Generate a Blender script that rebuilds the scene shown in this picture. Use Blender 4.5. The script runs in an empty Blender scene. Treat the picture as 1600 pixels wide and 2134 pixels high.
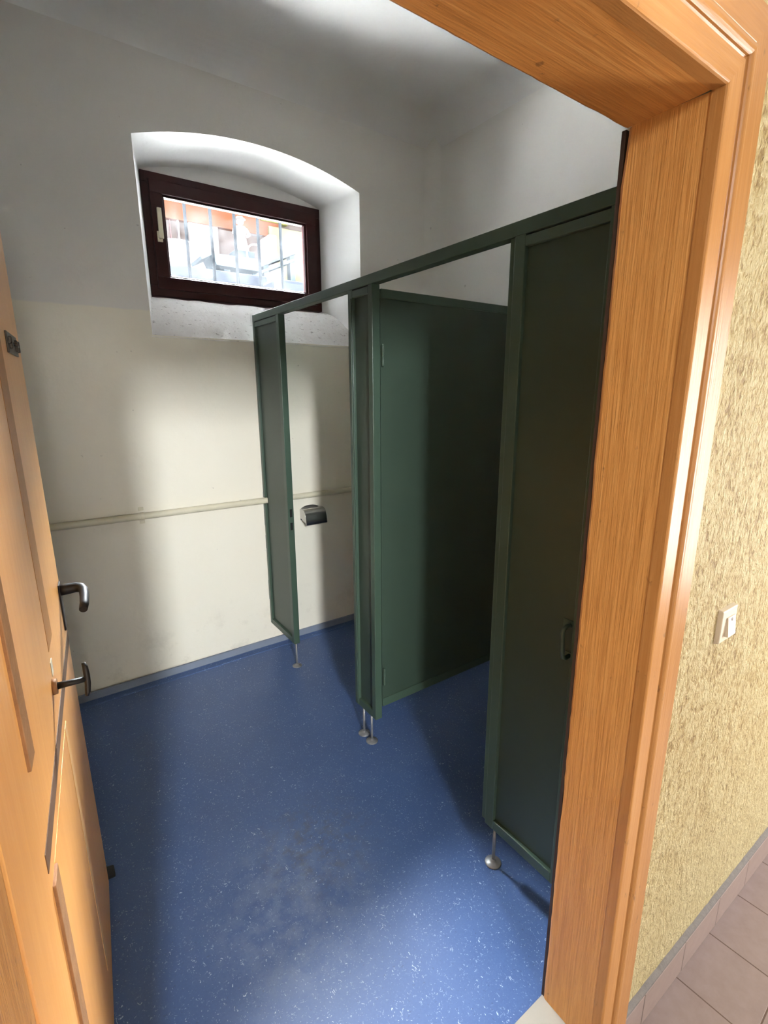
import bpy, bmesh, math, random
from mathutils import Vector, Matrix, noise
random.seed(7)
scene = bpy.context.scene
COL = scene.collection
R = math.radians

# ------------------------------------------------------------------ materials
def srgb(r, g, b):
    f = lambda c: (c/255/12.92) if c/255 <= .04045 else ((c/255+.055)/1.055)**2.4
    return (f(r), f(g), f(b), 1)

class NT:
    def __init__(s, name):
        s.m = bpy.data.materials.new(name); s.m.use_nodes = True
        s.t = s.m.node_tree; s.t.nodes.clear()
        s.out = s.n('ShaderNodeOutputMaterial')
        s.p = s.n('ShaderNodeBsdfPrincipled')
        s.l(s.p.outputs[0], s.out.inputs[0])
        s.g = s.n('ShaderNodeNewGeometry')
    def n(s, t, **kw):
        x = s.t.nodes.new(t)
        for k, v in kw.items(): setattr(x, k, v)
        return x
    def l(s, a, b): s.t.links.new(a, b)
    def pos(s, sc=(1, 1, 1)):
        mp = s.n('ShaderNodeMapping'); mp.inputs['Scale'].default_value = sc
        s.l(s.g.outputs['Position'], mp.inputs[0]); return mp.outputs[0]
    def noise(s, sc=(1, 1, 1), scale=5, detail=4, rough=.55, dist=0):
        x = s.n('ShaderNodeTexNoise'); x.inputs['Scale'].default_value = scale
        x.inputs['Detail'].default_value = detail; x.inputs['Roughness'].default_value = rough
        x.inputs['Distortion'].default_value = dist
        s.l(s.pos(sc), x.inputs['Vector']); return x.outputs['Fac']
    def voro(s, scale, sc=(1, 1, 1), out='Distance', feature='F1'):
        x = s.n('ShaderNodeTexVoronoi'); x.feature = feature; x.inputs['Scale'].default_value = scale
        s.l(s.pos(sc), x.inputs['Vector']); return x.outputs[out]
    def ramp(s, fac, stops, interp='LINEAR'):
        x = s.n('ShaderNodeValToRGB'); x.color_ramp.interpolation = interp
        e = x.color_ramp.elements
        e[0].position, e[0].color = stops[0]; e[1].position, e[1].color = stops[-1]
        for p, c in stops[1:-1]:
            k = e.new(p); k.color = c
        s.l(fac, x.inputs[0]); return x.outputs[0]
    def mix(s, fac, a, b, mode='MIX'):
        x = s.n('ShaderNodeMix', data_type='RGBA', blend_type=mode)
        for v, i in ((fac, 0), (a, 6), (b, 7)):
            if hasattr(v, 'is_linked'): s.l(v, x.inputs[i])
            else: x.inputs[i].default_value = v
        return x.outputs[2]
    def math(s, op, a, b=0):
        x = s.n('ShaderNodeMath', operation=op)
        for v, i in ((a, 0), (b, 1)):
            if hasattr(v, 'is_linked'): s.l(v, x.inputs[i])
            else: x.inputs[i].default_value = v
        return x.outputs[0]
    def bump(s, h, strength=.3, dist=.01):
        x = s.n('ShaderNodeBump'); x.inputs['Strength'].default_value = strength
        x.inputs['Distance'].default_value = dist
        s.l(h, x.inputs['Height']); s.l(x.outputs[0], s.p.inputs['Normal'])
    def color(s, c):
        if hasattr(c, 'is_linked'): s.l(c, s.p.inputs['Base Color'])
        else: s.p.inputs['Base Color'].default_value = c
    def set(s, **kw):
        for k, v in kw.items(): s.p.inputs[k.replace('_', ' ')].default_value = v
        return s
BW = ((0, (0, 0, 0, 1)), (1, (1, 1, 1, 1)))
def step(s, fac, a, b): return s.ramp(fac, ((a, (0, 0, 0, 1)), (b, (1, 1, 1, 1))))

def plain(name, col, rough=.5, metal=0, var=.08, vs=6, bump=0, bs=120, spec=.5):
    s = NT(name)
    d = tuple(c*(1-var*2) for c in col[:3])+(1,)
    s.color(s.mix(s.noise(scale=vs), d, col))
    s.set(Roughness=rough, Metallic=metal); s.p.inputs['Specular IOR Level'].default_value = spec
    if bump: s.bump(s.noise(scale=bs, detail=3), bump, .004)
    return s.m

M = {}
# white plaster above, cream oil-paint dado below 1.885 m (only on the wall itself)
s = NT('painted plaster')
z = s.n('ShaderNodeSeparateXYZ'); s.l(s.g.outputs['Position'], z.inputs[0])
edge = s.math('ADD', z.outputs[2], s.math('MULTIPLY', s.noise(scale=9, detail=3), .02))
dado = step(s, s.math('SUBTRACT', edge, 1.395), .4985, .5015)
w = s.mix(s.noise(scale=2.2, detail=5), srgb(212, 209, 203), srgb(222, 220, 215))
c = s.mix(s.noise(scale=1.7, detail=5), srgb(222, 216, 198), srgb(231, 227, 213))
speck = step(s, s.noise(scale=34, detail=2, rough=.4), .765, .79)
body = s.mix(dado, c, w)
body = s.mix(s.math('MULTIPLY', speck, .35), body, srgb(95, 85, 75))
low = s.math('MULTIPLY', s.math('SUBTRACT', 1, step(s, z.outputs[2], .02, .45)), step(s, s.noise(scale=7, detail=6, rough=.7), .53, .66))
body = s.mix(s.math('MULTIPLY', low, .28), body, srgb(150, 140, 120))
s.color(body)
s.l(s.math('ADD', .42, s.math('MULTIPLY', dado, .4)), s.p.inputs['Roughness'])
s.bump(s.noise(scale=28, detail=5), .25, .006); M['plaster'] = s.m
# white limewash (niche, ceiling)
s = NT('white plaster')
s.color(s.mix(s.noise(scale=3, detail=5), srgb(216, 215, 212), srgb(228, 228, 227)))
s.set(Roughness=.85); s.bump(s.noise(scale=22, detail=5), .25, .008); M['white'] = s.m
s = NT('rough lime sill')
base = s.mix(s.noise(scale=14, detail=7, rough=.7), srgb(205, 200, 196), srgb(232, 231, 230))
dirt = step(s, s.noise(sc=(1, 1.6, 1), scale=42, detail=5, rough=.65), .60, .68)
s.color(s.mix(s.math('MULTIPLY', dirt, .6), base, srgb(105, 92, 84)))
s.set(Roughness=.9); s.bump(s.noise(scale=40, detail=7, rough=.7), .7, .01); M['sill'] = s.m
# blue vinyl with pale and dark flecks
s = NT('blue vinyl')
b0 = s.mix(s.noise(scale=4, detail=6), srgb(60, 85, 132), srgb(77, 104, 152))
b0 = s.mix(s.noise(scale=160, detail=2), s.mix(1.0, b0, (.80, .80, .82, 1), 'MULTIPLY'), b0)
f1 = step(s, s.noise(scale=150, detail=2, rough=.5, dist=1.2), .645, .70)
f2 = step(s, s.noise(sc=(1.3, 1, 1), scale=70, detail=2, rough=.5, dist=2), .69, .72)
d1 = step(s, s.noise(scale=95, detail=3, rough=.6), .64, .70)
b1 = s.mix(s.math('MULTIPLY', f1, .45), b0, srgb(160, 182, 212))
b1 = s.mix(s.math('MULTIPLY', f2, .75), b1, srgb(190, 205, 225))
b1 = s.mix(s.math('MULTIPLY', d1, .45), b1, srgb(52, 66, 92))
# worn grey patch where people stand
px = s.n('ShaderNodeVectorMath', operation='DISTANCE'); s.l(s.g.outputs['Position'], px.inputs[0])
px.inputs[1].default_value = (.60, 1.27, 0)
wear = s.math('MULTIPLY', s.math('SUBTRACT', 1, step(s, px.outputs['Value'], .04, .26)), step(s, s.noise(scale=22, detail=6, rough=.7), .46, .62))
b1 = s.mix(s.math('MULTIPLY', wear, .75), b1, srgb(72, 80, 94))
px2 = s.n('ShaderNodeVectorMath', operation='DISTANCE'); s.l(s.g.outputs['Position'], px2.inputs[0])
px2.inputs[1].default_value = (.45, 1.13, 0)
wear2 = s.math('MULTIPLY', s.math('SUBTRACT', 1, step(s, px2.outputs['Value'], .05, .32)), step(s, s.noise(scale=15, detail=6, rough=.7), .42, .62))
b1 = s.mix(s.math('MULTIPLY', wear2, .16), b1, srgb(176, 190, 206))
s.color(b1)
s.l(s.math('ADD', .30, s.math('MULTIPLY', s.noise(scale=5, detail=5), .22)), s.p.inputs['Roughness'])
s.p.inputs['Specular IOR Level'].default_value = .5
s.bump(s.noise(scale=90, detail=3), .12, .003); M['vinyl'] = s.m
M['cove'] = plain('grey blue vinyl cove', srgb(126, 136, 152), .45, var=.1, vs=18)
M['threshold'] = plain('worn grey threshold', srgb(160, 155, 144), .6, var=.1, vs=12, bump=.2)
# orange comb-grained paint on wood
def wood(name, a, b, c, rough, sc=(38, 38, 1.6), bump=.35, blot=True, bd=.004, spec=.5):
    s = NT(name)
    g = s.noise(sc=sc, scale=3.2, detail=5, rough=.6, dist=.4)
    g2 = s.noise(sc=(sc[0]*2.8, sc[1]*2.8, sc[2]*2), scale=3, detail=3)
    k = s.ramp(g, ((.25, a), (.5, b), (.75, c)))
    k = s.mix(s.math('MULTIPLY', step(s, g2, .52, .68), .4), k, a)
    k = s.mix(s.math('MULTIPLY', s.noise(scale=4, detail=4), .5), k, b)
    if blot:
        ch = step(s, s.noise(sc=(1, 1, .5), scale=45, detail=4, rough=.6), .665, .73)
        k = s.mix(s.math('MULTIPLY', ch, .6), k, srgb(96, 62, 34))
    s.color(k); s.set(Roughness=rough); s.p.inputs['Specular IOR Level'].default_value = spec
    s.bump(s.math('ADD', g2, s.math('MULTIPLY', g, .7)), bump, bd); return s.m
O1, O2, O3 = srgb(160, 106, 48), srgb(194, 138, 74), srgb(208, 156, 92)
M['jamb'] = wood('combed ochre jamb paint', O1, O2, O3, .42)
M['casing'] = wood('glossy ochre casing paint', srgb(158, 106, 54), srgb(171, 119, 65), srgb(182, 133, 80), .33, bump=.12, spec=.3)
M['casing_h'] = wood('glossy ochre head casing paint', srgb(158, 106, 54), srgb(171, 119, 65), srgb(182, 133, 80), .33, sc=(1.6, 38, 38), bump=.12, spec=.3)
M['jamb_h'] = wood('combed ochre head paint', O1, srgb(196, 134, 68), O3, .42, sc=(1.6, 38, 38), bump=.2)
M['door'] = wood('ochre door paint', srgb(216, 152, 82), srgb(223, 161, 90), srgb(229, 172, 101), .36, sc=(14, 14, 1), bump=.08, blot=False)
M['ledge'] = plain('brown panel edge paint', srgb(168, 122, 78), .7, var=.25, vs=40, bump=.4)  # door edge strips and knob rose, mottled brown
M['ochre_line'] = plain('dark ochre groove paint', srgb(186, 126, 58), .5, var=.15, vs=30)
M['bead_light'] = plain('pale bead paint', srgb(238, 190, 126), .4, var=.08, vs=30)
M['groove'] = plain('rail step shade', srgb(112, 82, 56), .7, var=.2, vs=30)  # dark colour stands in for shade at the rail step
M['gap_shade'] = plain('dark brown rebate', srgb(58, 40, 28), .6, var=.2, vs=20)
# stucco; brown recesses and pale ridges paint in part of its relief shading
s = NT('yellow scraped stucco')
h1 = s.noise(sc=(1, 1, .62), scale=115, detail=4, rough=.6, dist=.6)
h2 = s.noise(sc=(1, 1, .55), scale=50, detail=4, rough=.6, dist=.9)
hh = s.math('ADD', s.math('MULTIPLY', h1, .55), s.math('MULTIPLY', h2, .5))
k = s.ramp(hh, ((.40, srgb(142, 110, 58)), (.485, srgb(186, 162, 106)), (.58, srgb(208, 193, 146))))
sz = s.n('ShaderNodeSeparateXYZ'); s.l(s.g.outputs['Position'], sz.inputs[0])
sm = s.math('SUBTRACT', 1, step(s, s.math('ADD', sz.outputs[2], s.math('MULTIPLY', s.noise(scale=3, detail=3), .5)), .25, .95))
s.color(s.mix(s.math('ADD', .1, s.math('MULTIPLY', sm, .5)), k, srgb(202, 192, 148)))
s.set(Roughness=.40); s.p.inputs['Specular IOR Level'].default_value = .4; s.bump(hh, 1.0, .02); M['stucco'] = s.m
# corridor tiles
s = NT('rose grey floor tiles')
bt = s.n('ShaderNodeTexBrick'); bt.offset = 0; bt.squash = 1
mp = s.n('ShaderNodeMapping'); s.l(s.g.outputs['Position'], mp.inputs[0]); mp.inputs['Location'].default_value = (-.0675, .062, 0)
mp.inputs['Rotation'].default_value = (0, 0, R(-3))
s.l(mp.outputs[0], bt.inputs['Vector'])
bt.inputs['Scale'].default_value = 1; bt.inputs['Brick Width'].default_value = .2085; bt.inputs['Row Height'].default_value = .2085
bt.inputs['Mortar Size'].default_value = .0022; bt.inputs['Mortar Smooth'].default_value = .3
tcol = s.mix(s.noise(scale=26, detail=6, rough=.65), srgb(132, 116, 114), srgb(156, 142, 142))
s.l(tcol, bt.inputs['Color1']); s.l(tcol, bt.inputs['Color2']); bt.inputs['Mortar'].default_value = srgb(98, 80, 74)
s.color(bt.outputs['Color']); s.set(Roughness=.42)
s.bump(s.math('SUBTRACT', 1, bt.outputs['Fac']), .5, .002); M['tiles'] = s.m
s = NT('rose grey skirting tiles')
sx = s.n('ShaderNodeSeparateXYZ'); s.l(s.g.outputs['Position'], sx.inputs[0])
fr = s.math('FRACT', s.math('MULTIPLY', s.math('SUBTRACT', sx.outputs[0], 1.1005), 1/.2205))
jt = s.math('SUBTRACT', 1, step(s, fr, .012, .022))
tcol = s.mix(s.noise(scale=30, detail=6, rough=.65), srgb(136, 118, 112), srgb(158, 141, 134))
s.color(s.mix(jt, tcol, srgb(64, 50, 43))); s.set(Roughness=.42); M['skirt'] = s.m
M['grout'] = plain('grey grout', srgb(128, 124, 122), .85, var=.2, vs=60, bump=.4)
# green gloss on steel
def green(name, a, b, rough):
    s = NT(name)
    s.color(s.mix(s.noise(scale=5, detail=4), a, b)); s.set(Roughness=rough)
    s.bump(s.noise(scale=14, detail=3), .05, .004); return s.m
M['green'] = green('dark green gloss paint', srgb(57, 76, 64), srgb(64, 83, 70), .36)
M['green_panel'] = green('dark green panel paint', srgb(51, 66, 56), srgb(57, 73, 62), .38)
M['chip'] = plain('bare chipped edge', srgb(150, 160, 158), .6, var=.3, vs=90)
M['steel'] = plain('dull steel', srgb(150, 152, 154), .45, .6, var=.15, vs=60)
M['chrome'] = plain('polished chrome', srgb(200, 198, 196), .27, 1, var=.02)
M['black'] = plain('black painted iron', srgb(16, 14, 13), .5, 0, var=.15, vs=40)
M['iron'] = plain('tarnished iron', srgb(92, 84, 74), .42, .7, var=.35, vs=55)
M['pipe'] = plain('cream painted pipe', srgb(214, 208, 184), .4, var=.08, vs=25)
M['maroon'] = plain('maroon gloss paint', srgb(54, 22, 20), .38, var=.14, vs=10, bump=.05, spec=.25)
M['ivory'] = plain('aged ivory plastic', srgb(206, 198, 172), .35, var=.05)
M['plastic'] = plain('cream white plastic', srgb(228, 217, 198), .3, var=.03)
M['dot'] = plain('dark red lamp lens', srgb(74, 26, 22), .25, var=.05)
M['rubber'] = plain('black rubber', srgb(22, 24, 24), .7, var=.1)
M['hole'] = plain('dark slot', srgb(10, 14, 13), .8, var=.05)
# dusty window glass
s = NT('dusty window glass'); s.t.nodes.remove(s.p)
tr = s.n('ShaderNodeBsdfTransparent'); gl = s.n('ShaderNodeBsdfGlossy'); gl.inputs['Roughness'].default_value = .03
df = s.n('ShaderNodeBsdfTranslucent'); df.inputs[0].default_value = (.9, .95, 1, 1)
fz = s.n('ShaderNodeFresnel'); fz.inputs[0].default_value = 1.35
m1 = s.n('ShaderNodeMixShader'); m2 = s.n('ShaderNodeMixShader')
dust = s.math('MULTIPLY', step(s, s.noise(scale=7, detail=6, rough=.7), .35, .8), .012)
s.l(dust, m1.inputs[0]); s.l(tr.outputs[0], m1.inputs[1]); s.l(df.outputs[0], m1.inputs[2])
s.l(fz.outputs[0], m2.inputs[0]); s.l(m1.outputs[0], m2.inputs[1]); s.l(gl.outputs[0], m2.inputs[2])
s.l(m2.outputs[0], s.out.inputs[0]); M['glass'] = s.m
# yard outside
M['concrete'] = plain('pale speckled concrete', srgb(42, 45, 51), .9, var=.14, vs=40, bump=.3, spec=0)
M['yard'] = plain('pale bounce ground', srgb(214, 214, 210), .9, var=.1, vs=6)
M['yard_white'] = plain('white house render', srgb(122, 113, 110), .9, var=.04, spec=0)
M['yard_orange'] = plain('orange brick', srgb(104, 64, 44), .9, var=.14, vs=9, spec=0)
M['yard_pink'] = plain('dusty pink door paint', srgb(112, 84, 82), .8, var=.12, vs=12, spec=0)
M['yard_brown'] = plain('brown grey boards', srgb(88, 78, 74), .8, var=.15, vs=8, spec=0)
M['yard_zinc'] = plain('zinc grey metal', srgb(66, 73, 77), .6, var=.1, vs=10, spec=0)
M['yard_green'] = plain('pale shrub green', srgb(110, 106, 62), .9, var=.2, vs=8, spec=0)
M['yard_cream'] = plain('cream render', srgb(112, 108, 84), .9, var=.04, spec=0)
M['asphalt'] = plain('dark asphalt', srgb(70, 70, 72), .9, var=.1, vs=6)
M['bar'] = plain('grey painted iron bar', srgb(30, 33, 36), .6, var=.1, vs=30, spec=0)

# ------------------------------------------------------------------ mesh helpers
def bx(bm, x0, x1, y0, y1, z0, z1, mi=0):
    vs = [bm.verts.new(p) for p in ((x0,y0,z0),(x1,y0,z0),(x1,y1,z0),(x0,y1,z0),(x0,y0,z1),(x1,y0,z1),(x1,y1,z1),(x0,y1,z1))]
    for q in ((3,2,1,0),(4,5,6,7),(0,1,5,4),(1,2,6,5),(2,3,7,6),(3,0,4,7)):
        f = bm.faces.new([vs[i] for i in q]); f.material_index = mi
    return vs
def box(*a): b = bmesh.new(); bx(b, *a); return b
def tube(bm, pts, rad, n=16, cap=True):
    """tube along a polyline; rad a number or a list"""
    pts = [Vector(p) for p in pts]; N = len(pts)
    rad = rad if isinstance(rad, (list, tuple)) else [rad]*N
    up = None; rings = []
    for i, p in enumerate(pts):
        d = (pts[min(i+1, N-1)]-pts[max(i-1, 0)]).normalized()
        if up is None:
            up = d.cross(Vector((0, 0, 1)))
            if up.length < .1: up = d.cross(Vector((1, 0, 0)))
        up = (up-d*up.dot(d)).normalized(); v = d.cross(up)
        rings.append([bm.verts.new(p+(up*math.cos(2*math.pi*k/n)+v*math.sin(2*math.pi*k/n))*rad[i]) for k in range(n)])
    for a, b in zip(rings, rings[1:]):
        for k in range(n):
            f = bm.faces.new((a[k], a[(k+1) % n], b[(k+1) % n], b[k])); f.smooth = True
    if cap:
        bm.faces.new(rings[0][::-1]); bm.faces.new(rings[-1])
def lathe(bm, prof, c=(0, 0, 0), n=28):
    rings = []
    for r, zz in prof:
        rings.append([bm.verts.new((c[0]+r*math.cos(2*math.pi*k/n), c[1]+r*math.sin(2*math.pi*k/n), c[2]+zz)) for k in range(n)])
    for a, b in zip(rings, rings[1:]):
        for k in range(n):
            f = bm.faces.new((a[k], a[(k+1) % n], b[(k+1) % n], b[k])); f.smooth = True
    bm.faces.new(rings[0][::-1]); bm.faces.new(rings[-1])
def sweep(bm, prof, paths, smooth=False):
    """prof index i follows paths[j][i] : list of rings of points -> skin"""
    rings = [[bm.verts.new(p) for p in ring] for ring in paths]
    n = len(rings[0])
    for a, b in zip(rings, rings[1:]):
        for k in range(n-1):
            f = bm.faces.new((a[k], a[k+1], b[k+1], b[k])); f.smooth = smooth
    return rings
def obj(name, bm, m, parent=None, bev=0, seg=2):
    bmesh.ops.recalc_face_normals(bm, faces=bm.faces)
    me = bpy.data.meshes.new(name); bm.to_mesh(me); bm.free()
    for k in (m if isinstance(m, (list, tuple)) else [m]): me.materials.append(M[k] if isinstance(k, str) else k)
    o = bpy.data.objects.new(name, me); COL.objects.link(o)
    if parent:
        o.parent = parent
        wm = Matrix.Translation(parent.location) if parent.type == 'EMPTY' else Matrix.Identity(4)
        o.matrix_parent_inverse = wm.inverted()
    if bev:
        md = o.modifiers.new('bevel', 'BEVEL'); md.width = bev; md.segments = seg; md.limit_method = 'ANGLE'; md.angle_limit = R(40)
        md.harden_normals = False
    return o
def thing(name, label, cat, loc=(0, 0, 0), group=None, kind=None):
    o = bpy.data.objects.new(name, None); COL.objects.link(o); o.location = loc; o.empty_display_size = .05
    tag(o, label, cat, group, kind); return o
def tag(o, label=None, cat=None, group=None, kind=None):
    for k, v in (('label', label), ('category', cat), ('group', group), ('kind', kind)):
        if v: o[k] = v
    return o
def struct(name, bm, m, label=None, cat=None, bev=0):
    return tag(obj(name, bm, m, None, bev), label, cat, None, 'structure')

CZ = -.137                      # the corridor lies one low step below the washroom
# ------------------------------------------------------------------ room shell
XL, XR, YB, YF, ZC = -.62, 2.26, 2.68, .545, 3.08
NX0, NX1, NS, NT_, NB = .527, 1.709, 2.615, 2.712, 1.777       # niche outline on the wall
FX0, FX1, FS, FT, FB, FY = .612, 1.626, 2.612, 2.686, 2.012, 3.03  # niche outline at the window plane
def arch(x0, x1, zs, zt, n=28):
    c = (x0+x1)/2; h = (x1-x0)/2; sg = zt-zs; r = (h*h+sg*sg)/(2*sg); cz = zt-r
    a = math.asin(h/r)
    return [(c+r*math.sin(t), cz+r*math.cos(t)) for t in [-a+2*a*k/n for k in range(n+1)]]
oa = arch(NX0, NX1, NS, NT_); ia = arch(FX0, FX1, FS, FT)
# back wall: sheet with the arched hole, and thickness to the yard
def holed(bm, y, hole, x0, x1, z0, z1, flip):
    o = [bm.verts.new((x, y, zz)) for x, zz in ((x0, z0), (x1, z0), (x1, z1), (x0, z1))]
    h = [bm.verts.new((x, y, zz)) for x, zz in hole]
    eo = [bm.edges.new((o[i], o[(i+1) % 4])) for i in range(4)]
    eh = [bm.edges.new((h[i], h[(i+1) % len(h)])) for i in range(len(h))]
    bmesh.ops.triangle_fill(bm, edges=eo+eh, use_beauty=True)
bm = bmesh.new()
hole = [(NX0, NB)] + oa + [(NX1, NB)]
holed(bm, YB, hole, XL-.1, XR+.1, -.05, ZC+.1, False)
struct('wall_back', bm, 'plaster', 'white wall with cream lower half and arched window niche', 'wall')
# niche: vault + reveals + infill above the window
bm = bmesh.new()
K = 6
def lerp(a, b, t): return a+(b-a)*t
path = []
o_out = [(NX0, NB)] + oa + [(NX1, NB)]
o_in = [(FX0, FB-.02)] + ia + [(FX1, FB-.02)]
for k in range(K+1):
    t = k/K; e = t
    path.append([(lerp(a[0], b[0], e), YB+(FY-YB)*t, lerp(a[1], b[1], e)) for a, b in zip(o_out, o_in)])
sweep(bm, None, path, True)
ring = [bm.verts.new((x, FY-.002, zz)) for x, zz in [(FX0-.02, FB-.02)]+[(FX0-.02, FS+.0)]+ia[1:-1]+[(FX1+.02, FS), (FX1+.02, FB-.02), (FX1-.002, FB-.02), (FX1-.002, 2.600), (FX0+.002, 2.600), (FX0+.002, FB-.02)]]
bm.faces.new(ring)
struct('wall_niche', bm, 'white', 'white vaulted reveal of the window niche', 'wall')
bm = bmesh.new()
prof = [(YB-.003, 1.768), (2.70, 1.792), (2.745, 1.838), (2.80, 1.893), (2.86, 1.943), (2.92, 1.978), (2.98, 1.998), (3.035, 2.006)]
rings = []
NXS = 40
random.seed(3)
for y, zz in prof:
    t = min(1, (y-YB)/(FY-YB)); x0 = lerp(NX0, FX0, t); x1 = lerp(NX1, FX1, t)
    rings.append([(lerp(x0-.004, x1+.004, i/NXS), y, zz+.006*noise.noise(Vector((i*.35, y*14, 1)))) for i in range(NXS+1)])
sweep(bm, None, rings, True)
struct('trim_1', bm, 'sill', 'rough sloping white sill below the maroon window', 'sill')
# outer face of that wall (yard side)
bm = bmesh.new()
holed(bm, 3.14, [(.66, 2.06), (.66, 2.56), (1.58, 2.56), (1.58, 2.06)], -3, 5, 0, 5, True)
for a, b in (((.66, 2.06), (.66, 2.56)), ((.66, 2.56), (1.58, 2.56)), ((1.58, 2.56), (1.58, 2.06)), ((1.58, 2.06), (.66, 2.06))):
    bm.faces.new([bm.verts.new(p) for p in ((a[0], 3.07, a[1]), (b[0], 3.07, b[1]), (b[0], 3.14, b[1]), (a[0], 3.14, a[1]))])
struct('wall_outer', bm, 'white', 'outer face of the house wall around the window', 'wall')

bm = bmesh.new(); bx(bm, XR, XR+.1, YF-.1, YB+.1, -.05, ZC+.1)
struct('wall_right', bm, 'plaster', 'white wall behind the green cubicles', 'wall')
bm = bmesh.new(); bx(bm, XL-.1, XL, YF-.1, YB+.1, -.05, ZC+.1)
struct('wall_left', bm, 'plaster', 'wall behind the open ochre door', 'wall')
# ceiling with a soft cove along the walls
bm = bmesh.new()
rc = .13; n = 8
prof = [(0, -rc)] + [(rc-rc*math.cos(math.pi/2*k/n), -rc+rc*math.sin(math.pi/2*k/n)) for k in range(1, n+1)]
rings = []
for d, dz in prof:
    rings.append([(XL+d, YF+d, ZC+dz), (XR-d, YF+d, ZC+dz), (XR-d, YB-d, ZC+dz), (XL+d, YB-d, ZC+dz), (XL+d, YF+d, ZC+dz)])
rr = sweep(bm, None, rings, True)
bm.faces.new(rr[-1][:4])
bmesh.ops.remove_doubles(bm, verts=bm.verts, dist=.0005)
struct('ceiling', bm, 'white', 'white ceiling of the washroom with rounded edges', 'ceiling')
bm = bmesh.new()
cr = .07
rings = []
for k in range(9):
    t = math.pi/2*k/8
    rings.append([(XR-cr+cr*math.sin(t), YB-cr+cr*math.cos(t), zz) for zz in (-.02, 1, 2, ZC-.05)])
sweep(bm, None, rings, True)
struct('wall_corner', bm, 'plaster', 'rounded corner between window wall and cubicle wall', 'wall')
bm = box(XL-.1, XR+.1, .545, YB+.1, -.06, 0)
struct('floor', bm, 'vinyl', 'speckled blue vinyl washroom floor', 'floor')
bm = bmesh.new()   # coved vinyl skirting: upstand and floor flange
for x0, x1 in ((XL, XR),):
    P = [(YB, .042), (YB-.010, .040), (YB-.012, .006), (YB-.016, .003), (YB-.016, 0)]
    sweep(bm, None, [[(x0, y-(.022 if x0 < 0 else 0), zz) for y, zz in P], [(.2, y-.014, zz) for y, zz in P], [(.95, y+.0, zz) for y, zz in P], [(x1, y, zz) for y, zz in P]])
struct('baseboard_back', bm, 'cove', 'grey blue vinyl skirting under the cream wall', 'skirting')
bm = bmesh.new()
sweep(bm, None, [[(x, y-d, zz) for y, zz in ((YB-.012, .0005), (YB-.015, .0045), (YB-.020, .0032), (YB-.060, .0030), (YB-.0625, .0))] for x, d in ((XL, .022), (.2, .014), (.95, 0), (XR, 0))])
struct('trim_5', bm, 'vinyl', 'blue vinyl edge strip lying along the skirting', 'edge strip')
bm = box(-.20, .99, .404, .546, CZ-.05, .001)
struct('trim_2', bm, 'threshold', 'worn grey threshold under the doorway', 'threshold')

# wall with the doorway (stucco to the corridor, plaster to the room)
JL, JR, JZ = -.085, .866, 1.922
WY0, WY1 = .412, .545
bm = bmesh.new()
bx(bm, XL-2, JL-.012, WY0, WY1, -.2, 3.3); bx(bm, JR+.012, 3.4, WY0, WY1, -.2, 3.3); bx(bm, JL-.012, JR+.012, WY0, WY1, JZ+.012, 3.3)
for f in bm.faces: f.normal_update(); f.material_index = 0 if f.calc_center_median().y < WY0+.001 else 1
struct('wall_front', bm, ['stucco', 'plaster'], 'yellow scraped stucco corridor wall around the doorway', 'wall')
# door frame
fr = thing('trim_3', 'ochre painted wooden door frame with moulded casing', 'door frame', (JR, WY0, 0), None, 'structure')
def jamb_board(side):
    bm = bmesh.new(); N = 90
    x = JR if side > 0 else JL
    th = .012*side
    rings = []
    for i in range(N+1):
        zz = JZ*i/N
        w = .0022*noise.noise(Vector((zz*9, side*3, 0)))+.0012*noise.noise(Vector((zz*40, side, 5)))
        if i > N-4: w -= .006*(i-N+4)/4
        yb = .541+w
        rings.append([(x+th, .412, zz), (x+.0015*side, .412, zz), (x+.0005*side, .43, zz), (x, .46, zz), (x, yb-.006, zz), (x+.002*side, yb-.001, zz), (x+th, yb, zz)])
    sweep(bm, None, rings)
    return bm
obj('jamb', jamb_board(1), 'jamb', fr); obj('jamb', jamb_board(-1), 'jamb', fr)
bm = bmesh.new(); N = 60
rings = []
for i in range(N+1):
    x = JL+(JR-JL)*i/N
    w = .002*noise.noise(Vector((x*12, 1, 0)))+.0012*noise.noise(Vector((x*50, 7, 5)))
    rings.append([(x, .412, JZ+.012), (x, .412, JZ+.0015), (x, .43, JZ+.0005), (x, .46, JZ), (x, .537+w, JZ), (x, .541+w, JZ+.002), (x, .542+w, JZ+.012)])
sweep(bm, None, rings); obj('head_jamb', bm, 'jamb_h', fr)
obj('gap_shade', box(JR+.003, JR+.02, .541, .5485, 0, JZ+.0), 'gap_shade', fr)  # dark strip painted where the shaded gap behind the jamb shows
# casing profile: u across from the opening edge, y towards the corridor
CP = [(0, .412), (0, .3935), (.0015, .391), (.004, .390), (.041, .390), (.0425, .3925), (.0445, .3935), (.046, .3925)]
for k in range(9):
    t = math.pi*k/8
    CP.append((.0575-.0105*math.cos(t), .3915-.0075*math.sin(t)))
CP += [(.069, .3935), (.0705, .3945), (.072, .393), (.0735, .392), (.124, .392), (.1265, .394), (.127, .414)]
def casing_v(side):
    x = JR if side > 0 else JL
    bm = bmesh.new()
    sweep(bm, None, [[(x+side*u, y, CZ) for u, y in CP], [(x+side*u, y, .6) for u, y in CP], [(x+side*u, y, 1.3) for u, y in CP], [(x+side*u, y, JZ+u) for u, y in CP]])
    return bm
obj('casing', casing_v(1), 'casing', fr); obj('casing', casing_v(-1), 'casing', fr)
bm = bmesh.new()
sweep(bm, None, [[(JL-u, y, JZ+u) for u, y in CP], [(.4, y, JZ+u) for u, y in CP], [(JR+u, y, JZ+u) for u, y in CP]])
obj('head_casing', bm, 'casing_h', fr)

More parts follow.
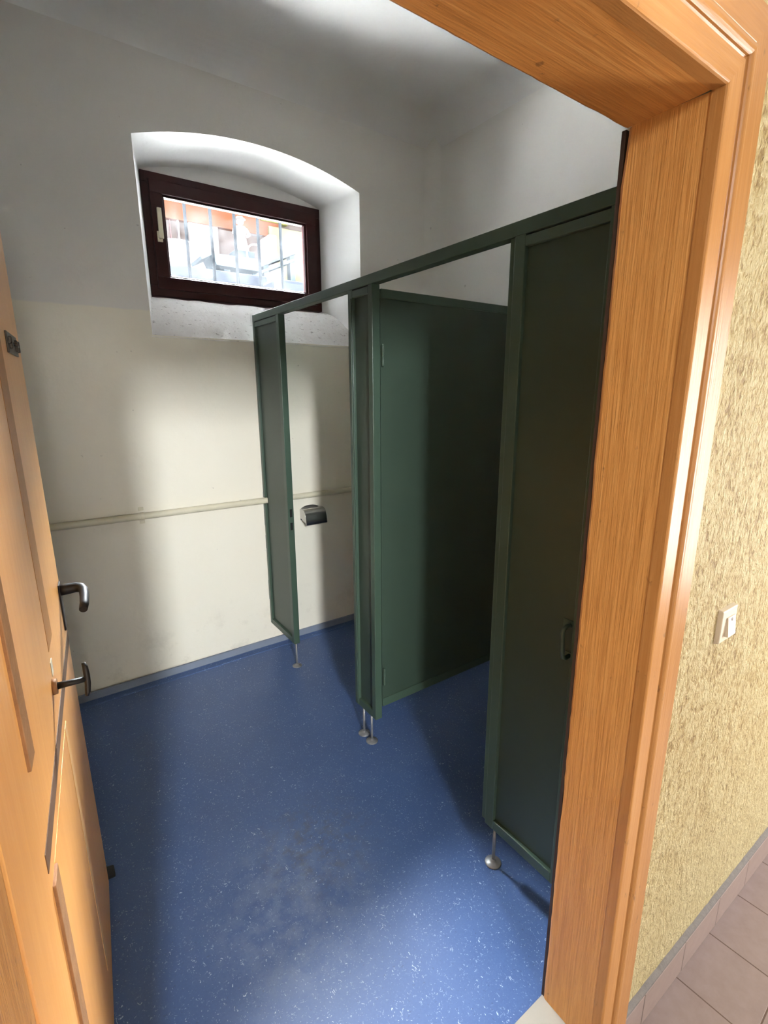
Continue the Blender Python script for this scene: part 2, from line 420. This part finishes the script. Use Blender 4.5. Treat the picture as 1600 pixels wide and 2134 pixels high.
# ------------------------------------------------------------------ the open ochre door
A = R(5); B0 = Vector((-.004, 1.475, 0)); Ev = Vector((math.sin(A), math.cos(A), 0)); Nv = Vector((math.cos(A), -math.sin(A), 0))
def D(sv, nv, zz): return B0+Ev*sv+Nv*nv+Vector((0, 0, zz))
def dbx(bm, s0, s1, n0, n1, z0, z1):
    vs = bx(bm, s0, s1, n0, n1, z0, z1)
    for v in vs: v.co = D(v.co.x, v.co.y, v.co.z)
dr = thing('door_1', 'ochre panelled wooden door standing open into the washroom', 'door', D(-.93, -.02, 0), None, 'structure')
bm = bmesh.new(); dbx(bm, -.925, .042, -.042, 0, .012, 1.912)
obj('door_leaf', bm, 'door', dr, .003)
for nm, s0, s1, z0, z1, lm in (('upper_panel', -.70, -.372, 1.006, 1.80, 'ochre_line'), ('lower_panel', -.69, -.338, .13, .808, 'bead_light')):
    bm = bmesh.new(); dbx(bm, s0, s1, -.002, .0006, z0, z1)
    p = obj(nm, bm, 'door', dr)
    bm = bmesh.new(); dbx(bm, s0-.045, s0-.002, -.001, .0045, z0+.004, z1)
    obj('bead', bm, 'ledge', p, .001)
    bm = bmesh.new(); dbx(bm, s1+.003, s1+(.088 if z1 > 1 else .036), -.001, .0012, z0, z1)
    obj('bead', bm, lm, p)
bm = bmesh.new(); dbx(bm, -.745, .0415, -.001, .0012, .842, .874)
obj('rail_shade', bm, 'groove', dr)  # flat dark strip, the shade of the rail step painted on
# lever handle on a narrow plate
bm = bmesh.new(); dbx(bm, -.012, .024, 0, .004, .895, 1.022)
hp = obj('handle_plate', bm, 'black', dr, .0015)
bm = bmesh.new()
pts = [D(.004, .0, 1.004), D(.004, .02, 1.004), D(.003, .038, 1.005), D(-.004, .05, 1.004), D(-.018, .056, 1.001), D(-.045, .057, .994), D(-.075, .056, .985), D(-.098, .053, .978)]
tube(bm, pts, [.0155, .0145, .0135, .0125, .0115, .011, .0105, .0095], 14)
obj('handle_lever', bm, 'black', hp)
# T knob lower on the lock rail
bm = bmesh.new()
c0 = D(-.395, 0, .943)
tube(bm, [c0, D(-.395, .008, .943)], [.016, .015], 20)
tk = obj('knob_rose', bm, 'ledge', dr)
bm = bmesh.new(); tube(bm, [D(-.395, .006, .943), D(-.395, .03, .943), D(-.395, .057, .943)], [.0072, .0062, .0055], 14)
ks = obj('knob_stem', bm, 'black', tk)
bm = bmesh.new(); tube(bm, [D(-.385, .055, .975), D(-.388, .0575, .966), D(-.393, .0585, .95), D(-.398, .0585, .934), D(-.403, .0565, .918), D(-.405, .0545, .911)], [.0035, .0052, .0058, .0056, .005, .0034], 14)
obj('knob_bar', bm, 'black', tk)
bm = bmesh.new(); dbx(bm, -.375, -.352, 0, .0012, .955, .985)
obj('keyhole_plate', bm, 'ivory', dr)
# old slide bolt
bm = bmesh.new(); dbx(bm, -.20, -.045, 0, .0035, 1.583, 1.625)
bl = obj('slide_bolt', bm, 'iron', dr, .001)
bm = bmesh.new(); tube(bm, [D(-.195, .005, 1.604), D(-.047, .005, 1.604)], .003, 12)
tube(bm, [D(-.13, .005, 1.604), D(-.13, .013, 1.604)], [.004, .005], 12)
obj('bolt_rod', bm, 'iron', bl)
bm = bmesh.new()
for q in (-.18, -.09, -.058): dbx(bm, q, q+.012, .002, .0085, 1.592, 1.616)
obj('bolt_keeper', bm, 'iron', bl, .002)

bm = bmesh.new()
vs = bx(bm, -.045, .02, 1.535, 1.575, 0, .03)
for v in vs:
    if v.co.z > .01 and v.co.x > 0: v.co.z = .012
tag(obj('doorstop', bm, 'rubber', None, .003), 'small black rubber doorstop on blue floor by the open door', 'doorstop')

# ------------------------------------------------------------------ window
wy0, wy1 = 2.985, 3.055
win = thing('window_1', 'small maroon wooden window high in the arched niche', 'window', (1.12, 3.02, FB), None, 'structure')
def ring_frame(bm, x0, x1, z0, z1, w, y0, y1):
    bx(bm, x0, x1, y0, y1, z0, z0+w); bx(bm, x0, x1, y0, y1, z1-w, z1)
    bx(bm, x0, x0+w, y0, y1, z0+w, z1-w); bx(bm, x1-w, x1, y0, y1, z0+w, z1-w)
bm = bmesh.new(); ring_frame(bm, FX0, FX1, FB, 2.604, .052, 3.012, 3.075); obj('window_frame', bm, 'maroon', win, .003)
bm = bmesh.new(); ring_frame(bm, FX0+.035, FX1-.035, FB+.035, 2.569, .062, 3.0, 3.055)
ring_frame(bm, FX0+.095, FX1-.095, FB+.095, 2.509, .012, 3.015, 3.05)
sa = obj('window_sash', bm, 'maroon', win, .003)
bm = bmesh.new(); bx(bm, .715, 1.523, 3.030, 3.034, 2.112, 2.505); obj('window_pane', bm, 'glass', sa)
bm = bmesh.new()
bx(bm, .664, .690, 2.992, 3.0, 2.275, 2.325)
hb = obj('handle_plate', bm, 'ivory', sa, .002)
bm = bmesh.new(); tube(bm, [(.677, 2.995, 2.295), (.677, 2.975, 2.295)], .009, 14)
bx(bm, .668, .690, 2.966, 2.978, 2.285, 2.43)
obj('window_handle', bm, 'ivory', hb, .003)

# ------------------------------------------------------------------ heating pipe
pp = thing('heating_pipe', 'cream painted pipe running along the wall under the window', 'pipe', (.4, YB-.019, .908))
bm = bmesh.new(); PN = 40
tube(bm, [(XL+.02+(2.1-XL)*i/PN, YB-.0195, .911-.006*i/PN+.0012*noise.noise(Vector((i*.4, 0, 0)))) for i in range(PN+1)], .017, 18)
obj('pipe_run', bm, 'pipe', pp)
for xx in (.385,):
    bm = bmesh.new(); bx(bm, xx-.012, xx+.012, YB-.006, YB, .935, .952); bx(bm, xx-.012, xx+.012, YB-.006, YB, .868, .884)
    tube(bm, [(xx-.008, YB-.0195, .9105), (xx+.008, YB-.0195, .9105)], .0182, 18)
    obj('pipe_clip', bm, 'pipe', pp, .001)

# ------------------------------------------------------------------ green cubicle front
X0, X1 = 1.025, 1.058
cu = thing('toilet_cubicle', 'dark green steel front of the toilet cubicles with top rail on thin feet', 'cubicle wall', (1.04, 1.6, 0))
obj('top_rail', box(X0-.001, X1, .60, 2.668, 1.870, 1.903), 'green', cu, .002)
obj('rail_end', box(X0-.0015, X1+.0005, 2.666, 2.672, 1.868, 1.904), 'chip', cu)
def panel_bay(posts, split=False, name='panel', rails=((.145, .178), (1.842, 1.866))):
    """inset sheet framed by two posts and two rails of square tube"""
    (a0, a1), (b0, b1) = sorted(posts)
    for z0, z1 in rails: obj('panel_rail', box(X0+.0004, X1, a1, b0, z0, z1), 'green', cu, .002)
    if split:      # the sheet is notched where the heating pipe passes
        bm = bmesh.new(); P = [(a1-.006, .16), (b0+.006, .16), (b0+.006, .8893), (2.638, .8893), (2.638, .9257), (b0+.006, .9257), (b0+.006, 1.85), (a1-.006, 1.85)]
        f = bm.faces.new([bm.verts.new((X0+.012, y, zz)) for y, zz in P])
        r = bmesh.ops.extrude_face_region(bm, geom=[f]); bmesh.ops.translate(bm, verts=[v for v in r['geom'] if isinstance(v, bmesh.types.BMVert)], vec=(.004, 0, 0))
        obj(name, bm, 'green_panel', cu)
    else: obj(name, box(X0+.012, X0+.016, a1-.006, b0+.006, .16, 1.85), 'green_panel', cu)
    for a, b in ((a0, a1), (b0, b1)):
        if split and a == b0:
            obj('post', box(X0, X1, a, b, .146, .8893), 'green', cu, .002); obj('post', box(X0, X1, a, b, .9257, 1.871), 'green', cu, .002)
        else: obj('post', box(X0, X1, a, b, .1445, 1.8705), 'green', cu, .002)
panel_bay(((2.34, 2.372), (2.652, 2.676)), split=True)
panel_bay(((1.535, 1.562), (1.668, 1.698)))
panel_bay(((.872, .905), (.622, .655)), name='end_panel')
obj('stop_strip', box(X0+.010, X1-.004, 1.698, 1.712, .15, 1.87), 'green', cu, .001)
obj('stop_strip', box(X0+.006, X1-.004, .905, .924, .15, 1.87), 'green', cu, .002)
obj('stop_strip', box(X0-.004, X0, 1.672, 1.684, .15, 1.84), 'green', cu, .001)
for a, b in ((.30, .42), (.62, .70), (.76, .889), (.926, .955)):
    obj('chipped_edge', box(X0-.0006, X0+.004, 2.670 if b > .75 else 2.6745, 2.6765, a, b), 'chip', cu)
for yy in (2.357, 1.655, 1.592, .875):
    bm = bmesh.new(); lathe(bm, [(.0052, .006), (.0052, .146)], (1.042, yy, 0), 14)
    ft = obj('foot', bm, 'steel', cu)
    bm = bmesh.new(); lathe(bm, [(.026, 0), (.0265, .002), (.024, .0045), (.014, .0075), (.008, .011), (.006, .016)], (1.042, yy, 0), 28)
    obj('floor_disc', bm, 'steel', ft)
for z0, z1 in ((.872, .915), (.802, .842)):
    obj('strike_slot', box(X0+.010, X0+.024, 2.3388, 2.3402, z0, z1), 'hole', cu)
for z0, z1 in ((1.595, 1.672), (.305, .382)):
    bm = bmesh.new(); lathe(bm, [(.0042, z0), (.0052, z0+.003), (.0052, (z0+z1)/2-.002), (.0044, (z0+z1)/2-.001), (.0044, (z0+z1)/2+.001), (.0052, (z0+z1)/2+.002), (.0052, z1-.003), (.0036, z1)], (1.064, 1.5255, 0), 14)
    obj('hinge_pin', bm, 'green', cu)
for y0, y1 in ((2.372, 2.652), (1.562, 1.668)):
    obj('weld_seam', box(X0+.002, X0+.006, y0, y1, 1.8655, 1.8705), 'hole', cu)
bm = bmesh.new()
tube(bm, [(X0+.012, .668, .933), (X0-.008, .667, .935), (X0-.018, .667, .930), (X0-.021, .667, .918), (X0-.021, .665, .89), (X0-.021, .664, .868), (X0-.018, .663, .856), (X0-.008, .663, .850), (X0+.012, .663, .852)], .0055, 12)
ph = obj('pull_handle', bm, 'green', cu)
obj('handle_base', box(X0+.009, X0+.0125, .656, .688, .925, .946), 'green', ph, .001)
obj('handle_base', box(X0+.009, X0+.0125, .656, .676, .84, .86), 'green', ph, .001)
# dividing wall between the two stalls
dv = thing('cubicle_divider', 'dark green wall dividing the two toilet stalls', 'cubicle wall', (1.65, 1.54, .2))
bm = bmesh.new()
y0, y1 = 1.530, 1.556
bx(bm, 1.060, XR-.002, y0, y1, 1.826, 1.857); bx(bm, 1.060, XR-.002, y0, y1, .200, .238)
bx(bm, XR-.03, XR-.002, y0, y1, .238, 1.826)
obj('divider_frame', bm, 'green', dv, .002)
obj('divider_sheet', box(1.060, XR-.03, y0+.006, y1-.006, .236, 1.828), 'green_panel', dv)
bm = bmesh.new(); bx(bm, 2.10, 2.112, 1.537, 1.549, .0, .2); 
obj('foot', bm, 'steel', dv)

# ------------------------------------------------------------------ paper holder
th = thing('toilet_roll_holder', 'chrome toilet paper holder on the wall inside the far stall', 'toilet roll holder', (1.315, YB, .78))
bm = bmesh.new()
n = 10
pf = [(1.252, .755)] + [(1.252, .80)] + [(1.3175-.0655*math.cos(math.pi*k/n), .815+.028*math.sin(math.pi*k/n)) for k in range(n+1)] + [(1.383, .755)]
f = bm.faces.new([bm.verts.new((x, YB-.006, zz)) for x, zz in pf])
r = bmesh.ops.extrude_face_region(bm, geom=[f]); bmesh.ops.translate(bm, verts=[v for v in r['geom'] if isinstance(v, bmesh.types.BMVert)], vec=(0, .008, 0))
obj('back_plate', bm, 'chrome', th, .001)
bm = bmesh.new()
pr = [(YB-.006, .822), (YB-.02, .829), (YB-.045, .829), (YB-.066, .822), (YB-.078, .806), (YB-.086, .78), (YB-.092, .742), (YB-.086, .736)]
rings = []
for x in (1.248, 1.250, 1.385, 1.387): rings.append([(x, y, zz) for y, zz in pr])
sweep(bm, None, rings, True)
co = obj('cover', bm, 'chrome', th); md = co.modifiers.new('t', 'SOLIDIFY'); md.thickness = .002
bm = bmesh.new()
for x in (1.249,):
    a = [bm.verts.new((x, y, zz)) for y, zz in pr[:-1]+[(YB-.008, .77)]]
    f = bm.faces.new(a); r = bmesh.ops.extrude_face_region(bm, geom=[f]); bmesh.ops.translate(bm, verts=[v for v in r['geom'] if isinstance(v, bmesh.types.BMVert)], vec=(.003, 0, 0))
obj('side_cheek', bm, 'chrome', th)

bm = box(-2.6, 3.3, -2.1, .44, -.2, CZ)
struct('floor_corridor', bm, 'tiles', 'rose grey tiled corridor floor', 'floor')
bm = bmesh.new(); bx(bm, .997, 3.3, .400, .413, CZ, -.022)
struct('baseboard_corridor', bm, 'skirt', 'rose grey tile skirting under the stucco wall', 'skirting', .005)
bm = bmesh.new()
rings = []
for i in range(110):
    x = .998+2.2*i/109; j = .004*noise.noise(Vector((x*30, 2, 0)))+.002*noise.noise(Vector((x*90, 4, 0)))
    rings.append([(x, .4005, -.024), (x, .4012+j*.3, -.019+j*.4), (x, .405+j*.4, -.015+j*.6), (x, .409+j*.4, -.011+j), (x, .413, -.009+j)])
sweep(bm, None, rings)
struct('trim_4', bm, 'grout', 'grey mortar line on top of the corridor skirting tiles', 'trim')
bm = bmesh.new()
bx(bm, -2.6, -1.0, -2.1, -2.0, -.15, 3.0); bx(bm, -.08, 3.3, -2.1, -2.0, -.15, 3.0); bx(bm, -1.0, -.08, -2.1, -2.0, 2.75, 3.0)  # opening added to keep the far lamp off the stucco
struct('wall_south', bm, 'white', 'unseen corridor wall with a tall opening added to trim the beam', 'wall')
bm = box(3.25, 3.35, -2.0, .42, -.15, 3.0); struct('wall_east', bm, 'stucco', 'corridor end wall', 'wall')
bm = box(-2.7, -2.6, -2.0, .42, -.15, 3.0); struct('wall_west', bm, 'white', 'other corridor end wall', 'wall')
bm = box(-2.6, 3.3, -2.1, .412, 2.95, 3.05); struct('ceiling_corridor', bm, 'white', 'white corridor ceiling', 'ceiling')
bm = bmesh.new()      # unseen room, added to box in the lamps and shut out sky
bx(bm, -3.0, 1.5, -5.4, -5.3, -.15, 3.5); bx(bm, -3.1, -3.0, -5.3, -2.1, -.15, 3.5); bx(bm, 1.5, 1.6, -5.3, -2.1, -.15, 3.5); bx(bm, -3.0, 1.5, -5.3, -2.1, 3.4, 3.5); bx(bm, -3.0, 1.5, -5.3, -2.1, -.2, CZ)
bx(bm, -3.0, 1.5, -2.1, -2.05, 3.0, 3.4)
struct('wall_lamp_enclosure', bm, 'white', 'unseen walls added around the lamps across the corridor', 'wall')
# light switch
sw = thing('light_switch', 'cream rocker light switch on the yellow stucco wall', 'light switch', (1.243, WY0, .985))
SX, SZ = 1.240, .984
bm = bmesh.new(); vs = bx(bm, SX-.041, SX+.041, .402, .414, SZ-.042, SZ+.042)
for v in vs:
    if v.co.y < .405: v.co.x = SX+(v.co.x-SX)*.93; v.co.z = SZ+(v.co.z-SZ)*.93
obj('cover_plate', bm, 'plastic', sw, .0025, 3)
bm = bmesh.new(); vs = bx(bm, SX-.016, SX+.024, .399, .404, SZ-.026, SZ+.020)
for v in vs:
    if v.co.z < SZ and v.co.y < .4: v.co.y = .3935
rk = obj('rocker', bm, 'plastic', sw, .0008)
bm = bmesh.new(); bx(bm, SX+.001, SX+.007, .3968, .4, SZ+.0105, SZ+.0165)
for v in bm.verts:
    if v.co.y < .399: v.co.y = .3978 if v.co.z > SZ+.013 else .3968
obj('indicator', bm, 'dot', rk)

# ------------------------------------------------------------------ camera
C = bpy.data.cameras.new('camera'); cam = bpy.data.objects.new('camera', C); COL.objects.link(cam); scene.camera = cam
yaw, pitch, roll = R(34.93496624), R(13.45803235), R(.24190199)
fw = Vector((math.sin(yaw)*math.cos(pitch), math.cos(yaw)*math.cos(pitch), -math.sin(pitch)))
rt = Vector((math.cos(yaw), -math.sin(yaw), 0)); dn = fw.cross(rt)
r2 = rt*math.cos(roll)+dn*math.sin(roll); d2 = dn*math.cos(roll)-rt*math.sin(roll)
mw = Matrix((r2, -d2, -fw)).transposed().to_4x4(); mw.translation = (0, 0, 1.5); cam.matrix_world = mw
C.sensor_fit = 'HORIZONTAL'; C.sensor_width = 36; C.lens = 1031.5896/1600*36; C.clip_start = .02
FPX = 1031.5896
def ray(u, v, y):
    """point on the plane y = const seen in the photograph at pixel u, v"""
    d = r2*((u-800)/FPX)+d2*((v-1067)/FPX)+fw
    t = y/d.y; p = d*t; return p.x, p.z+1.5

# ------------------------------------------------------------------ the yard outside the window
def slab(name, mat, label, cat, u0, v0, u1, v1, y, depth, bev=.01, group=None, zb=None):
    x0, z1 = ray(u0, v0, y); x1, z0 = ray(u1, v1, y)
    if zb is not None: z0 = zb
    return tag(obj(name, box(x0, x1, y, y+depth, z0, z1), mat, None, bev), label, cat, group)
GZ = 2.03
bm = box(-14, 18, 4.9, 16, GZ-.1, GZ); struct('floor_yard', bm, 'asphalt', 'unseen asphalt of the yard, kept dark to limit bounce', 'ground')  # unseen ground, darkened so it throws little light on the house
bm = box(-6, 8, 3.14, 4.9, GZ-.1, GZ); struct('floor_bounce', bm, 'yard', 'unseen pale ground under the window, added to bounce sun inside', 'ground')  # unseen pale strip added to throw sun up through the window
bars = []
for k, (u0, u1) in enumerate(((382, 396), (436, 446), (487, 493), (535, 541), (582, 587))):
    x0, _ = ray(u0, 430, 3.30); x1, _ = ray(u1, 560, 3.30)
    x = (x0+x1)/2
    bm = bmesh.new(); lathe(bm, [(.0095, GZ), (.0095, 2.80)], (x, 3.30, 0), 12)
    bars.append(tag(obj('window_bar', bm, 'bar'), ('first', 'second', 'third', 'fourth', 'fifth')[k]+' upright iron bar from the left outside the window', 'window bar', 'bars outside the window'))
ro = slab('stone_block', 'concrete', 'long speckled grey concrete kerb low outside the window', 'kerb', 330, 545, 561, 640, 6.0, .5, .03, zb=GZ)
slab('stone_block', 'concrete', 'short grey concrete block low outside the window at right', 'kerb', 569, 578, 660, 640, 5.5, .4, .04, zb=GZ)
# zinc trough resting on the kerb
tr_ = thing('zinc_trough', 'sloping zinc grey trough lying behind the concrete kerb', 'trough', (1.2, 6.9, 2.6))
bm = bmesh.new()
P = [ray(440, 527, 6.6), ray(540, 540, 6.6), ray(542, 566, 6.6), ray(452, 552, 6.6)]
lo = [bm.verts.new((x, 6.6, zz)) for x, zz in P]; hi = [bm.verts.new((x, 7.0, zz)) for x, zz in P]
bm.faces.new(lo)
for i in range(4): bm.faces.new((lo[i], lo[(i+1) % 4], hi[(i+1) % 4], hi[i]))
bm.faces.new(hi[::-1]); obj('trough_body', bm, 'yard_zinc', tr_, .004)
bm = bmesh.new()
P = [ray(418, 533, 6.56), ray(438, 525, 6.56), ray(442, 531, 6.56), ray(421, 540, 6.56)]
lo = [bm.verts.new((x, 6.56, zz)) for x, zz in P]; hi = [bm.verts.new((x, 7.02, zz)) for x, zz in P]
bm.faces.new(lo)
for i in range(4): bm.faces.new((lo[i], lo[(i+1) % 4], hi[(i+1) % 4], hi[i]))
bm.faces.new(hi[::-1]); obj('trough_lip', bm, 'yard_zinc', tr_, .003)
for u in (470, 530):
    x, zz = ray(u, 550, 6.8); obj('leg', box(x-.04, x+.04, 6.76, 6.84, GZ, zz+.02), 'yard_zinc', tr_, .003)
# plank bench at the right
bn = thing('plank_bench', 'weathered sloping plank bench at the right of the yard', 'bench', (2.4, 7.4, GZ))
for dv_, nm in ((0, 'seat_board'), (14, 'lower_board')):
    bm = bmesh.new()
    P = [ray(544, 549+dv_, 7.4), ray(622, 521+dv_, 7.4), ray(622, 527+dv_, 7.4), ray(544, 556+dv_, 7.4)]
    lo = [bm.verts.new((x, 7.4, zz)) for x, zz in P]; hi = [bm.verts.new((x, 7.8, zz)) for x, zz in P]
    bm.faces.new(lo)
    for i in range(4): bm.faces.new((lo[i], lo[(i+1) % 4], hi[(i+1) % 4], hi[i]))
    bm.faces.new(hi[::-1]); obj(nm, bm, 'yard_zinc', bn, .003)
for u in (552, 606):
    x, zz = ray(u, 548 if u < 580 else 528, 7.5); obj('leg', box(x-.04, x+.04, 7.46, 7.58, GZ, zz-.02), 'yard_zinc', bn, .003)
# house across the yard
HY = 10.5
hs = thing('house', 'white house with orange brick band across the yard', 'house', (2.5, HY, GZ))
def hp_(name, mat, u0, v0, u1, v1, d0, d1, zb=None):
    x0, z1 = ray(u0, v0, HY+d0); x1, z0 = ray(u1, v1, HY+d0)
    if zb is not None: z0 = zb
    return obj(name, box(x0, x1, HY+d0, HY+d1, z0, z1), mat, hs, .01)
hp_('wall', 'yard_brown', 260, 300, 740, 640, .12, .6, GZ)
hp_('brick_band', 'yard_orange', 260, 380, 585, 497, 0, .3)
hp_('white_wall', 'yard_white', 392, 462, 466, 640, -.02, .2, GZ)
hp_('white_wall', 'yard_white', 300, 440, 346, 640, .04, .2, GZ)
hp_('white_pillar', 'yard_white', 372, 452, 385, 640, .02, .2, GZ)
hp_('door', 'yard_pink', 352, 452, 372, 640, .06, .2, GZ)
hp_('white_ledge', 'yard_white', 510, 484, 548, 491, -.04, .2)
hp_('cream_wall', 'yard_cream', 560, 470, 720, 640, -.06, .3, GZ)
hp_('brick_band', 'yard_green', 540, 395, 600, 470, -.03, .2)
# white drum at left, cabinet at right
x, zz = ray(366, 508, 8.0)
bm = bmesh.new(); h = zz-GZ
lathe(bm, [(.31, 0), (.32, .02), (.32, h-.05), (.30, h-.015), (.26, h)], (x, 8.0, GZ), 28)
tag(obj('barrel', bm, 'yard_white'), 'white barrel at the left of the yard', 'barrel')
slab('cabinet', 'yard_white', 'white cabinet standing in the yard behind the bench', 'cabinet', 560, 488, 583, 640, 8.0, .5, .01, zb=GZ)
# garden statue
sx, st = ray(499, 452, 8.6); _, sbv = ray(503, 527, 8.6)
sta = thing('garden_statue', 'white robed garden statue on a plinth in the yard', 'statue', (sx, 8.6, GZ))
hgt = st-sbv
bm = bmesh.new()
lathe(bm, [(.115, 0), (.12, .05*hgt), (.10, .25*hgt), (.085, .45*hgt), (.095, .6*hgt), (.10, .68*hgt), (.07, .735*hgt), (.03, .755*hgt), (.03, .78*hgt), (.055, .81*hgt), (.065, .87*hgt), (.052, .93*hgt), (.02, .955*hgt)], (sx, 8.6, sbv), 24)
obj('body', bm, 'yard_white', sta)
bm = bmesh.new(); lathe(bm, [(.095, .925*hgt), (.095, .935*hgt), (.055, .94*hgt), (.05, 1.0*hgt), (.01, 1.01*hgt)], (sx, 8.6, sbv), 24); obj('hat', bm, 'yard_white', sta)
for sd in (-1, 1):
    bm = bmesh.new(); tube(bm, [(sx+sd*.08, 8.6, sbv+.67*hgt), (sx+sd*.125, 8.57, sbv+.52*hgt), (sx+sd*.06, 8.48, sbv+.42*hgt)], [.035, .032, .022], 12); obj('arm', bm, 'yard_white', sta)
obj('plinth', box(sx-.16, sx+.16, 8.45, 8.75, GZ, sbv), 'yard_zinc', sta, .01)
# hoop
bm = bmesh.new(); hx, hz = ray(533, 531, 7.2)
rr_ = .13
tube(bm, [(hx+rr_*math.cos(2*math.pi*k/24), 7.2, hz+rr_*math.sin(2*math.pi*k/24)) for k in range(25)], .012, 8, False)
tag(obj('hose_coil', bm, 'yard_white'), 'pale hose coil standing on the short grey post in the yard', 'hose')
bm = bmesh.new(); bx(bm, hx-.03, hx+.03, 7.17, 7.23, GZ, hz-.141)
tag(obj('post', bm, 'yard_zinc', None, .004), 'short grey post holding the hose coil in the yard', 'post')

# ------------------------------------------------------------------ light
W = bpy.data.worlds.new('sky'); scene.world = W; W.use_nodes = True
bg = W.node_tree.nodes['Background']; bg.inputs[0].default_value = (.80, .90, 1, 1); bg.inputs[1].default_value = 2.5
def area(name, loc, target, sx_, sy_, e, col):
    L = bpy.data.lights.new(name, 'AREA'); L.shape = 'RECTANGLE'; L.size = sx_; L.size_y = sy_; L.energy = e; L.color = col
    o = bpy.data.objects.new(name, L); COL.objects.link(o); o.location = loc
    o.rotation_euler = (Vector(target)-Vector(loc)).to_track_quat('-Z', 'Y').to_euler(); return o
S = bpy.data.lights.new('sun', 'SUN'); S.energy = 330; S.angle = R(40); S.color = (.90, .95, 1)
so = bpy.data.objects.new('sun', S); COL.objects.link(so)
so.rotation_euler = Vector((-.34, -1, -1.20)).to_track_quat('-Z', 'Y').to_euler(); so.location = (2, 6, 6)
p = area('window_portal', (1.12, 3.13, 2.31), (1.12, 0, 2.31), .92, .5, 1, (1, 1, 1)); p.data.cycles.is_portal = True
area('corridor_end_window', (3.2, -.9, 1.15), (0, .55, 1.25), .8, 1.6, 155, (1, .975, .95))
b = area('opposite_room_window', (-1.3, -5.0, 2.9), (.75, 2.68, .6), .45, .9, 60, (.94, .97, 1)); b.data.spread = R(60)
area('ambient_fill', (.1, -5.25, 1.5), (0, 0, 1.2), 2.2, 1.8, 300, (1, .97, .92))  # broad fill lamp added for ambient light, not a window

vs_ = scene.view_settings; vs_.view_transform = 'Standard'; vs_.look = 'None'; vs_.gamma = 1; vs_.exposure = 0; vs_.use_curve_mapping = False
scene.cycles.use_denoising = True
scene.cycles.max_bounces = 10; scene.cycles.diffuse_bounces = 6; scene.cycles.transparent_max_bounces = 12
scene.cycles.sample_clamp_indirect = 0
